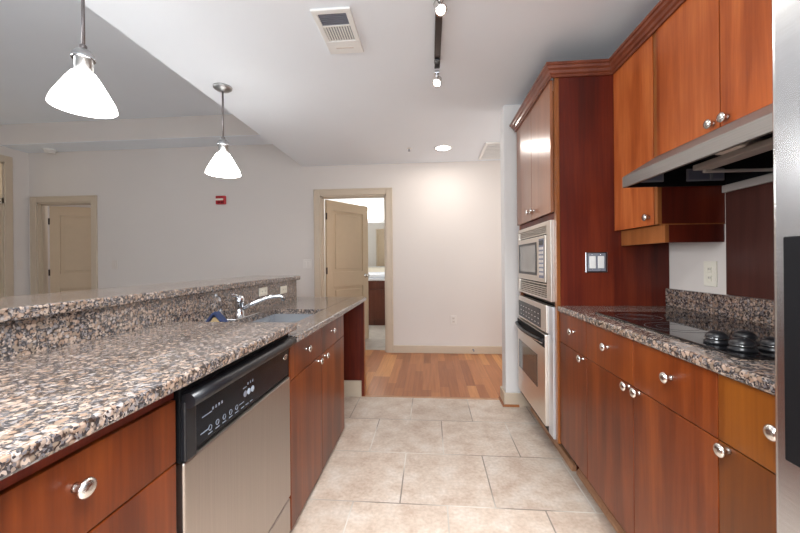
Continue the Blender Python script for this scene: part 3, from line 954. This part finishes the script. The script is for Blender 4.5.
# wall oven
ov = thing('wall_oven', 'stainless built-in wall oven at the bottom of the tower', 'oven', (1.0, 2.47, 0.15))
MB().box(XT + 0.0185, 1.22, ya + 0.01, yb - 0.01, 0.152, 0.902).build('oven_body', BLACKM, ov)
MB().box(XT - 0.012, XT + 0.018, ya, ya + 0.085, 0.155, 0.902, 0.003).build('side_trim', plain('pale_reflection_steel', (0.62, 0.65, 0.70), 0.3, 0.7), ov)  # bluish reflection put into the near trim's colour
MB().box(XT - 0.012, XT + 0.018, yb - 0.012, yb, 0.155, 0.902, 0.003).build('side_trim', STEEL_OV, ov)
c_ = MB().box(XT - 0.022, XT + 0.018, ya + 0.086, yb - 0.013, 0.738, 0.902, 0.004).build('control_panel', STEEL_OV, ov)
MB().box(XT - 0.0245, XT - 0.0215, ya + 0.19, yb - 0.03, 0.752, 0.868, 0.001).build('display_glass', PANELBK, c_)
b = MB()
for r_ in range(3):
    for q in range(7):
        y = ya + 0.23 + q * 0.07
        b.box(XT - 0.0249, XT - 0.0244, y - 0.012, y + 0.012, 0.772 + r_ * 0.03, 0.776 + r_ * 0.03)
b.build('panel_print', PLATEGREY, c_)
dr = MB().box(XT - 0.030, XT + 0.016, ya + 0.086, yb - 0.013, 0.188, 0.728, 0.005).build('door', STEEL_OV, ov)
MB().box(XT - 0.0325, XT - 0.0295, ya + 0.235, yb - 0.055, 0.368, 0.575, 0.001).build('window', OVENGL, dr)
MB().box(XT - 0.0315, XT - 0.0295, ya + 0.088, yb - 0.016, 0.650, 0.727, 0.001).build('handle_recess', BLACKM, dr)
pts = []
for k in range(13):
    f = k / 12
    pts.append((XT - 0.040 - 0.030 * math.sin(math.pi * f), ya + 0.095 + (yb - ya - 0.115) * f, 0.690))
b = MB().tube(pts, 0.011, 12)
b.box(XT - 0.042, XT - 0.031, ya + 0.090, ya + 0.112, 0.678, 0.702, 0.002).box(XT - 0.042, XT - 0.031, yb - 0.04, yb - 0.018, 0.678, 0.702, 0.002)
b.build('handle', BLACK, dr)
MB().tube([(p[0] - 0.003, p[1], p[2] - 0.0085) for p in pts], 0.0055, 10).build('handle_trim', STEEL_OV, dr)
b = MB().box(XT - 0.010, XT + 0.016, ya + 0.086, yb - 0.013, 0.155, 0.183)
b.build('vent_strip', BLACKM, ov)

# switch plate on tower side
sw = thing('switch_plate', 'double rocker switch with a chrome frame on the dark red tower side', 'switch', (0.910, YP, 1.10))
MB().box(0.852, 0.966, YP - 0.006, YP - 0.0005, 1.099, 1.212, 0.002).build('cover_plate', CHROME, sw)
MB().box(0.862, 0.957, YP - 0.0075, YP - 0.0055, 1.106, 1.205, 0.001).build('insert', VENTDK, sw)
for x in (0.887, 0.931):
    MB().box(x - 0.0165, x + 0.0165, YP - 0.012, YP - 0.007, 1.122, 1.189, 0.002).build('rocker', WHITE, sw)
    for z in (1.1125, 1.1985):
        MB().lathe([(0.003, 0), (0.003, 0.001), (0.001, 0.0015)], (x, YP - 0.0075, z), '-Y', 10).build('screw', CHROME, sw)

# upper cabinets
uc = thing('upper_cabinet', 'tall narrow cherry wall cabinet between the tower and the hood', 'cabinet', (1.15, 1.86, 1.24))
YA = 1.672
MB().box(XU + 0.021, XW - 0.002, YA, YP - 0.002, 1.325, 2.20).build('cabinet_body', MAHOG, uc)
MB().box(XU + 0.004, XU + 0.0205, YA, YA + 0.022, 1.325, 2.20).build('face_stile', EDGE, uc)
d = MB().box(XU, XU + 0.0035, YA + 0.024, YP - 0.004, 1.325, 2.186, 0.001)
d.box(XU + 0.0035, XU + 0.0205, YA + 0.026, YP - 0.005, 1.327, 2.184)
d = d.build('door', CHERRY_UP, uc)
knob(d, (XU, 1.728, 1.362), '-X')
b = MB().box(XU + 0.035, XU + 0.052, YA + 0.003, YP - 0.003, 1.243, 1.324, 0.001)
b.build('light_rail', EDGE, uc)
MB().box(XU + 0.052, XW - 0.004, YA + 0.003, YA + 0.020, 1.243, 1.324, 0.001).build('light_rail', MAHOG, uc)
MB().box(XU + 0.018, XW - 0.003, YA - 0.0025, YA + 0.001, 1.3215, 1.3265).build('bead', EDGE, uc)
uh = thing('upper_cabinet', 'cherry wall cabinet with a pair of doors above the range hood', 'cabinet', (1.15, 1.3, 1.63))
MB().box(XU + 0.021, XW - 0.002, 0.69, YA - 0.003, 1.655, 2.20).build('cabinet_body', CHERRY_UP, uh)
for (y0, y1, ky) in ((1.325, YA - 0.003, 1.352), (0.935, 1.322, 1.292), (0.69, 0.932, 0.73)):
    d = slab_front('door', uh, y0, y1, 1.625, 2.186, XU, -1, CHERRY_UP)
    knob(d, (XU, ky, 1.648), '-X')
cr = crown(None, [(XW - 0.002, 0.69), (XU, 0.69), (XU, Y0 - 0.001), (XT - 0.018, Y0 - 0.001), (XT - 0.018, Y1 + 0.001), (XW - 0.002, Y1 + 0.001)], material=CROWNW)
tag(cr, 'stepped cherry crown moulding running along the top of the cabinets', 'crown moulding')

# range hood
hd = thing('range_hood', 'stainless slim range hood with dark underside below the upper cabinets', 'hood', (1.1, 1.3, 1.46))
HX, HY0, HY1 = 0.858, 0.93, YA - 0.004
b = MB()
b.prism([(HX + 0.001, 1.5355), (XU - 0.002, 1.624), (XU - 0.002, 1.610), (HX + 0.010, 1.524)], 'y', HY0, HY1, 0.001)
for yy in (HY0, HY1 - 0.006):
    b.prism([(HX + 0.012, 1.489), (HX + 0.012, 1.528), (XU - 0.003, 1.612), (XU - 0.003, 1.489)], 'y', yy, yy + 0.006)
b.build('canopy', STEEL_HOOD, hd)
b = MB().box(HX, HX + 0.012, HY0, HY1, 1.488, 1.535, 0.002).build('front_lip', STEEL_HOOD, hd)
b = MB()
b.box(XU, XW - 0.004, HY0, HY0 + 0.008, 1.488, 1.60).box(XU, XW - 0.004, HY1 - 0.008, HY1, 1.488, 1.60).box(XU, XW - 0.004, HY1 - 0.012, HY1 - 0.007, 1.488, 1.60).box(XW - 0.012, XW - 0.004, HY0 + 0.008, HY1 - 0.012, 1.488, 1.60)
b.box(XU + 0.0, XW - 0.004, HY0 + 0.008, HY1 - 0.008, 1.60, 1.62)
b.prism([(HX + 0.0125, 1.490), (HX + 0.0125, 1.522), (XU - 0.004, 1.607), (XU - 0.004, 1.600), (HX + 0.016, 1.516), (HX + 0.016, 1.490)], 'y', HY0 + 0.0065, HY1 - 0.0065)
b.box(HX + 0.016, XU, HY1 - 0.012, HY1 - 0.0065, 1.489, 1.514)
b.build('inner_shell', BLACKM, hd)
for x in (0.975, 1.165, 1.243):
    hw = 0.048 if x < 1.2 else 0.028
    yy = HY1 - 0.013
    f = MB().box(x - hw, x + hw, yy - 0.006, yy, 1.508, 1.562, 0.002).build('filter_frame', VENTDK, hd)
    MB().box(x - hw + 0.008, x + hw - 0.008, yy - 0.008, yy - 0.0055, 1.515, 1.555).build('filter_mesh', GREYFILT, f)
MB().box(1.02, XW - 0.013, 1.41, 1.425, 1.490, 1.500, 0.002).build('cross_rail', HOODIN, hd)
MB().box(0.985, 1.045, HY0 + 0.009, 1.425, 1.500, 1.520, 0.003).build('cross_rail', HOODIN, hd)
MB().box(0.965, 1.065, 1.20, 1.30, 1.5205, 1.545, 0.008).build('lamp_cover', PLATEGREY, hd)
MB().box(XW - 0.018, XW - 0.004, HY0, HY1, 1.456, 1.4875, 0.002).build('rear_rail', HOODIN, hd)

outlet_x(XW, 1.755, 1.10, -1, CREAM, 'cream outlet on the white wall between the cooktop and cabinet')

# refrigerator
fr = thing('refrigerator', 'stainless refrigerator with black dispenser at the right edge', 'refrigerator', (0.95, 0.22, 0))
FX = 0.60
MB().box(FX + 0.085, XW - 0.03, -0.235, 0.676, 0.02, 1.80, 0.006).build('cabinet_body', plain('fridge_side', (0.30, 0.31, 0.32), 0.4, 0.6), fr)
for (y0, y1) in ((0.226, 0.6835), (-0.235, 0.220)):
    dd = MB().box(FX, FX + 0.08, y0, y1, 0.06, 1.795, 0.012, 4).build('door', STEEL_FR, fr)
    yh = 0.26 if y0 > 0 else 0.186
    MB().tube([(FX - 0.001, yh, 0.62), (FX - 0.045, yh, 0.66), (FX - 0.05, yh, 0.8), (FX - 0.05, yh, 1.35), (FX - 0.045, yh, 1.49), (FX - 0.001, yh, 1.53)], 0.012, 12).build('handle', STEEL_FR, dd)
    if y0 > 0:
        dp = MB().box(FX - 0.004, FX + 0.001, 0.34, 0.656, 0.828, 1.206, 0.002).build('dispenser', BLACKM, dd)
MB().box(FX + 0.05, FX + 0.084, -0.23, 0.67, 0.0, 0.06).build('base_grille', BLACKM, fr)
b = MB()
for y in (-0.15, 0.6):
    b.box(1.1, 1.15, y - 0.02, y + 0.02, 0.0, 0.021)
b.build('feet', BLACKM, fr)

# ================================================================== CEILING AND WALL FITTINGS
PEN = [(1.395, 'lit glass pendant lamp nearer the camera over the bar'), (2.42, 'lit glass pendant lamp with its ceiling canopy in view, farther along the bar')]


def pendant(y, label, dz):
    x = -1.46
    p = thing('pendant_lamp', label, 'pendant lamp', (x, y, 1.795 + dz), 'pendant lamps over the bar')
    L = lambda pr: [(r, z + dz) for r, z in pr]
    MB().lathe([(0.064, 0), (0.062, -0.010), (0.046, -0.022), (0.018, -0.030), (0.010, -0.034)], (x, y, KZ), 'Z', 36).build('ceiling_canopy', CANOPY, p)
    MB().tube([(x, y, KZ - 0.03), (x, y, 2.045 + dz)], 0.0065, 12).build('rod', ROD, p)
    MB().lathe([(0.010, 2.066 + dz), (0.013, 2.062 + dz), (0.013, 2.052 + dz), (0.010, 2.048 + dz)], (x, y, 0), 'Z', 16).build('rod_collar', ROD, p)
    s = MB().lathe(L([(0.010, 2.050), (0.026, 2.042), (0.038, 2.026), (0.040, 2.016), (0.040, 2.008), (0.032, 2.004), (0.032, 1.940)]), (x, y, 0), 'Z', 32).build('socket', CANOPY, p)
    MB().lathe(L([(0.0402, 2.0135), (0.0415, 2.012), (0.0415, 2.005), (0.0402, 2.0035)]), (x, y, 0), 'Z', 32).build('socket_ring', CHROME, s)
    MB().lathe(L([(0.033, 1.949), (0.042, 1.944), (0.060, 1.916), (0.084, 1.872), (0.105, 1.832), (0.112, 1.812), (0.1145, 1.800), (0.1115, 1.800), (0.102, 1.830), (0.080, 1.871), (0.056, 1.914), (0.033, 1.944)]), (x, y, 0), 'Z', 40, cap=False).build('glass_shade', SHADE, p)
    MB().lathe(L([(0.010, 1.945), (0.016, 1.93), (0.030, 1.90), (0.032, 1.875), (0.02, 1.85), (0.004, 1.845)]), (x, y, 0), 'Z', 20).build('bulb', SHADE, p)
    lamp('pendant_glow', 'POINT', (x, y, 1.80 + dz), 3, (1, 0.96, 0.92), 0.06)


for (y, lb), dz in zip(PEN, (0.034, 0.0)):
    pendant(y, lb, dz)

# air supply grille
vt = thing('ceiling_vent', 'white louvred air register on the kitchen ceiling', 'vent', (-0.475, 1.90, KZ))
vx0, vx1, vy0, vy1 = -0.580, -0.380, 1.715, 2.085
zt_ = KZ - 0.0003
b = MB()
b.box(vx0, vx1, vy0, vy0 + 0.03, zt_ - 0.012, zt_, 0.003).box(vx0, vx1, 1.965, vy1, zt_ - 0.012, zt_, 0.003)
b.box(vx0, vx0 + 0.028, vy0 + 0.03, 1.965, zt_ - 0.012, zt_, 0.003).box(vx1 - 0.028, vx1, vy0 + 0.03, 1.965, zt_ - 0.012, zt_, 0.003)
b.box(vx0 + 0.028, vx1 - 0.028, 1.832, 1.842, zt_ - 0.012, zt_)
b.build('frame', WHITE, vt)
MB().box(vx0 + 0.028, vx1 - 0.028, vy0 + 0.03, 1.965, zt_ - 0.002, zt_ - 0.0005).build('duct_backing', VENTDK, vt)
for k in range(6):
    y = vy0 + 0.036 + k * 0.0145
    MB().box(vx0 + 0.029, vx1 - 0.029, y, y + 0.006, zt_ - 0.010, zt_ - 0.003).build('louver', VENTDK, vt)
for k in range(10):
    x = vx0 + 0.032 + k * 0.0142
    MB().box(x, x + 0.0075, 1.845, 1.962, zt_ - 0.010, zt_ - 0.003).build('louver', WHITE, vt)
MB().box(-0.53, -0.43, 2.02, 2.032, zt_ - 0.0135, zt_ - 0.0118, 0.0005).build('damper_slot', PLATEGREY, vt)

# track light
tr = thing('track_light', 'dark bronze ceiling track with two small spotlights', 'track light', (0.055, 2.05, KZ))
MB().box(0.037, 0.073, 1.0, 2.24, KZ - 0.022, KZ - 0.0005, 0.003).build('track_rail', BRONZE, tr)
MB().box(0.038, 0.072, 2.17, 2.27, KZ - 0.032, KZ - 0.0225, 0.003).build('connector', BLACK, tr)


def spot(y, aim, dx):
    s = MB().tube([(0.055, y, KZ - 0.028), (0.055, y, KZ - 0.055)], 0.009, 12).box(0.040, 0.070, y - 0.03, y + 0.03, KZ - 0.036, KZ - 0.0225, 0.002).build('spot_arm', CHROME, tr)
    h = MB().lathe([(0.012, -0.035), (0.020, -0.025), (0.022, 0.0), (0.028, 0.03), (0.0285, 0.036), (0.025, 0.036), (0.012, 0.012)], (0.055 + dx, y, KZ - 0.075), aim, 24).build('spot_head', NICKEL, s)
    a = Vector(aim).normalized()
    c0 = Vector((0.055 + dx, y, KZ - 0.075)) + a * 0.028
    MB().lathe([(0.0235, 0), (0.0235, 0.003)], tuple(c0), aim, 20).build('spot_lens', BULB, h)
    lamp('track_glow', 'SPOT', tuple(c0 + a * 0.02), 14, (1, 0.93, 0.82), 0.02, direction=aim, spot=math.radians(95), blend=0.8)


spot(2.335, (-0.22, -0.62, -0.74), 0.006)
spot(1.655, (0.25, -0.45, -0.80), -0.004)

# recessed downlight
rl = thing('recessed_light', 'round lit recessed downlight near the back wall', 'recessed light', (0.155, 3.96, KZ))
MB().ring((0.155, 3.96, KZ - 0.006), 0.080, 0.100, 0.0055).build('trim_ring', WHITE, rl)
MB().disc((0.155, 3.96, KZ - 0.004), 0.0795, 0.003).build('lens', BULB, rl)
lamp('recessed_glow', 'AREA', (0.155, 3.96, KZ - 0.012), 7.5, (1, 0.93, 0.86), 0.13, direction=(0, 0, -1))
# sprinkler
sp = thing('sprinkler_head', 'tiny fire sprinkler head on the ceiling left of the recessed light', 'sprinkler', (-0.22, 3.93, KZ))
MB().lathe([(0.026, -0.0005), (0.026, -0.004), (0.010, -0.008)], (-0.22, 3.93, KZ), 'Z', 20).build('escutcheon', WALLPLATE, sp)
MB().lathe([(0.007, -0.008), (0.006, -0.022), (0.004, -0.030), (0.014, -0.031), (0.014, -0.034)], (-0.22, 3.93, KZ), 'Z', 16).build('deflector', VENTDK, sp)
# hall vent
hv = thing('ceiling_vent', 'white slatted ceiling vent in the corner by the partition wall', 'vent', (0.76, 4.15, KZ))
b = MB().box(0.60, 0.94, 3.83, 3.86, KZ - 0.010, KZ - 0.0005).box(0.60, 0.94, 4.41, 4.44, KZ - 0.010, KZ - 0.0005).box(0.60, 0.63, 3.86, 4.41, KZ - 0.010, KZ - 0.0005).box(0.91, 0.94, 3.86, 4.41, KZ - 0.010, KZ - 0.0005)
b.build('frame', WHITE, hv)
MB().box(0.63, 0.91, 3.86, 4.41, KZ - 0.0015, KZ - 0.0005).build('duct_backing', VENTDK, hv)
for k in range(11):
    y = 3.87 + k * 0.05
    MB().box(0.631, 0.909, y, y + 0.024, KZ - 0.009, KZ - 0.003).build('slat', WHITE, hv)
# smoke detector under the soffit
sd = thing('smoke_detector', 'round white smoke detector below the soffit at far left', 'smoke detector', (-5.13, 4.42, 2.73))
MB().lathe([(0.075, -0.0005), (0.075, -0.014), (0.07, -0.02)], (-5.13, 4.42, 2.73), 'Z', 28).build('base', WHITE, sd)
MB().lathe([(0.062, -0.0202), (0.060, -0.04), (0.045, -0.052), (0.01, -0.055)], (-5.13, 4.42, 2.73), 'Z', 28).build('cover', WALLPLATE, sd)
# fire alarm
fa = thing('fire_alarm', 'small red fire alarm with a pale strobe band high on the far wall', 'fire alarm', (-2.76, YB, 1.95))
MB().box(-2.832, -2.700, YB - 0.035, YB - 0.0005, 1.948, 2.060, 0.006).build('housing', RED, fa)
MB().box(-2.828, -2.722, YB - 0.046, YB - 0.0345, 1.998, 2.022, 0.004).build('strobe_lens', CREAM, fa)
b = MB()
for k in range(4):
    b.box(-2.80 + k * 0.022, -2.788 + k * 0.022, YB - 0.0362, YB - 0.0348, 1.96, 1.985)
b.build('sounder_slots', BLACKM, fa)


def plate_back(x, z, w, h, label, material, name='switch_plate', rockers=1, cat='switch'):
    o = thing(name, label, cat, (x, YB, z - h / 2))
    MB().box(x - w / 2, x + w / 2, YB - 0.006, YB - 0.0005, z - h / 2, z + h / 2, 0.002).build('cover_plate', material, o)
    for k in range(rockers):
        xx = x + (k - (rockers - 1) / 2) * 0.045
        MB().box(xx - 0.016, xx + 0.016, YB - 0.010, YB - 0.0055, z - 0.033, z + 0.033, 0.002).build('rocker', material, o)
    return o


plate_back(-4.31, 1.155, 0.085, 0.12, 'pale switch plate right of the far-left bedroom door', PLATEGREY)
plate_back(-1.60, 1.145, 0.115, 0.12, 'pale double switch plate left of the bathroom door', WALLPLATE, rockers=2)
o = thing('switch_plate', 'faint switch plate in the corner by the left wall doorway', 'switch', (-5.6, 4.42, 1.1))
MB().box(-5.5995, -5.594, 4.385, 4.455, 1.10, 1.215, 0.002).build('cover_plate', PLATEGREY, o)
MB().box(-5.5945, -5.590, 4.404, 4.436, 1.125, 1.19, 0.002).build('rocker', PLATEGREY, o)
# back wall outlet
o = thing('wall_outlet', 'white outlet low on the back wall above the baseboard', 'outlet', (0.29, YB, 0.365))
MB().box(0.253, 0.327, YB - 0.006, YB - 0.0005, 0.365, 0.481, 0.002).build('cover_plate', WALLPLATE, o)
for z in (0.402, 0.444):
    f = MB().box(0.274, 0.306, YB - 0.009, YB - 0.0055, z - 0.015, z + 0.015, 0.003).build('socket_face', PLATEGREY, o)
    MB().box(0.283, 0.285, YB - 0.0096, YB - 0.0088, z - 0.005, z + 0.007).box(0.295, 0.297, YB - 0.0096, YB - 0.0088, z - 0.005, z + 0.007).build('slots', BLACKM, f)

o = thing('door_stop', 'small spring door stop on the hall baseboard', 'door stop', (0.53, YB - 0.016, 0.05))
MB().lathe([(0.010, 0), (0.010, 0.004), (0.005, 0.006), (0.005, 0.06), (0.009, 0.062), (0.009, 0.075)], (0.53, YB - 0.0165, 0.055), '-Y', 14).build('spring', VENTDK, o)

# ================================================================== BATHROOM
va = thing('bathroom_vanity', 'dark wood bathroom vanity with white top beyond the open door', 'vanity', (-1.1, 6.7, 0))
MB().box(-1.75, -0.22, 6.44, 6.99, 0.10, 0.82).build('cabinet_body', VANWD, va)
MB().box(-1.75, -0.22, 6.46, 6.99, 0.0, 0.10).build('toe_kick', VANWD, va)
for k in range(3):
    x0_ = -1.74 + k * 0.505
    MB().box(x0_, x0_ + 0.495, 6.42, 6.439, 0.12, 0.66, 0.002).build('door', VANWD, va)
    MB().box(x0_, x0_ + 0.495, 6.42, 6.439, 0.67, 0.81, 0.002).build('drawer', VANWD, va)
MB().box(-1.77, -0.21, 6.40, 6.99, 0.821, 0.86, 0.006).build('vanity_top', PORC, va)
MB().box(-1.77, -0.21, 6.97, 6.995, 0.861, 0.96, 0.003).build('upstand', PORC, va)
b = MB().lathe([(0.20, 0.861), (0.22, 0.90), (0.225, 0.935), (0.215, 0.935), (0.19, 0.90), (0.05, 0.868)], (-1.0, 6.66, 0), 'Z', 32)
b.build('basin', PORC, va)
solo(MB().box(-1.75, -0.22, 6.985, 6.998, 0.961, 1.055), 'tile_splash', plain('cream_tile', (0.70, 0.64, 0.52), 0.3), 'cream tiled strip under the bathroom mirror', 'tile strip', (-1.0, 6.99, 0.961))
mr = thing('bathroom_mirror', 'framed bathroom mirror above the vanity', 'mirror', (-1.1, 6.99, 1.24))
MB().box(-1.70, -0.25, 6.985, 6.998, 1.07, 1.93).build('mirror_glass', MIRR, mr)
b = MB().box(-1.74, -0.22, 6.97, 6.998, 1.931, 1.985, 0.004).box(-1.74, -1.701, 6.97, 6.998, 1.07, 1.93, 0.004).box(-1.70, -0.22, 6.975, 6.998, 1.056, 1.0695, 0.002)
b.build('mirror_frame', plain('mirror_frame_grey', (0.40, 0.40, 0.39), 0.4), mr)
vl = thing('vanity_light', 'bright globe vanity light on the bathroom wall', 'wall light', (-1.2, 6.99, 2.08))
MB().box(-1.55, -1.10, 6.975, 6.998, 2.09, 2.16, 0.004).build('back_bar', CHROME, vl)
for x in (-1.45, -1.165):
    s = MB().tube([(x, 6.975, 2.125), (x, 6.90, 2.135), (x, 6.88, 2.11)], 0.009, 10).build('arm', CHROME, vl)
    MB().lathe([(0.02, 0.06), (0.055, 0.03), (0.068, -0.01), (0.055, -0.05), (0.02, -0.068)], (x, 6.88, 2.075), 'Z', 24).build('globe', BATHGL, s)
lamp('bath_glow', 'POINT', (-1.3, 6.3, 2.15), 34, (1, 0.97, 0.93), 0.12)
lamp('bedroom_glow', 'POINT', (-4.6, 5.6, 2.1), 12, (1, 0.93, 0.85), 0.12)
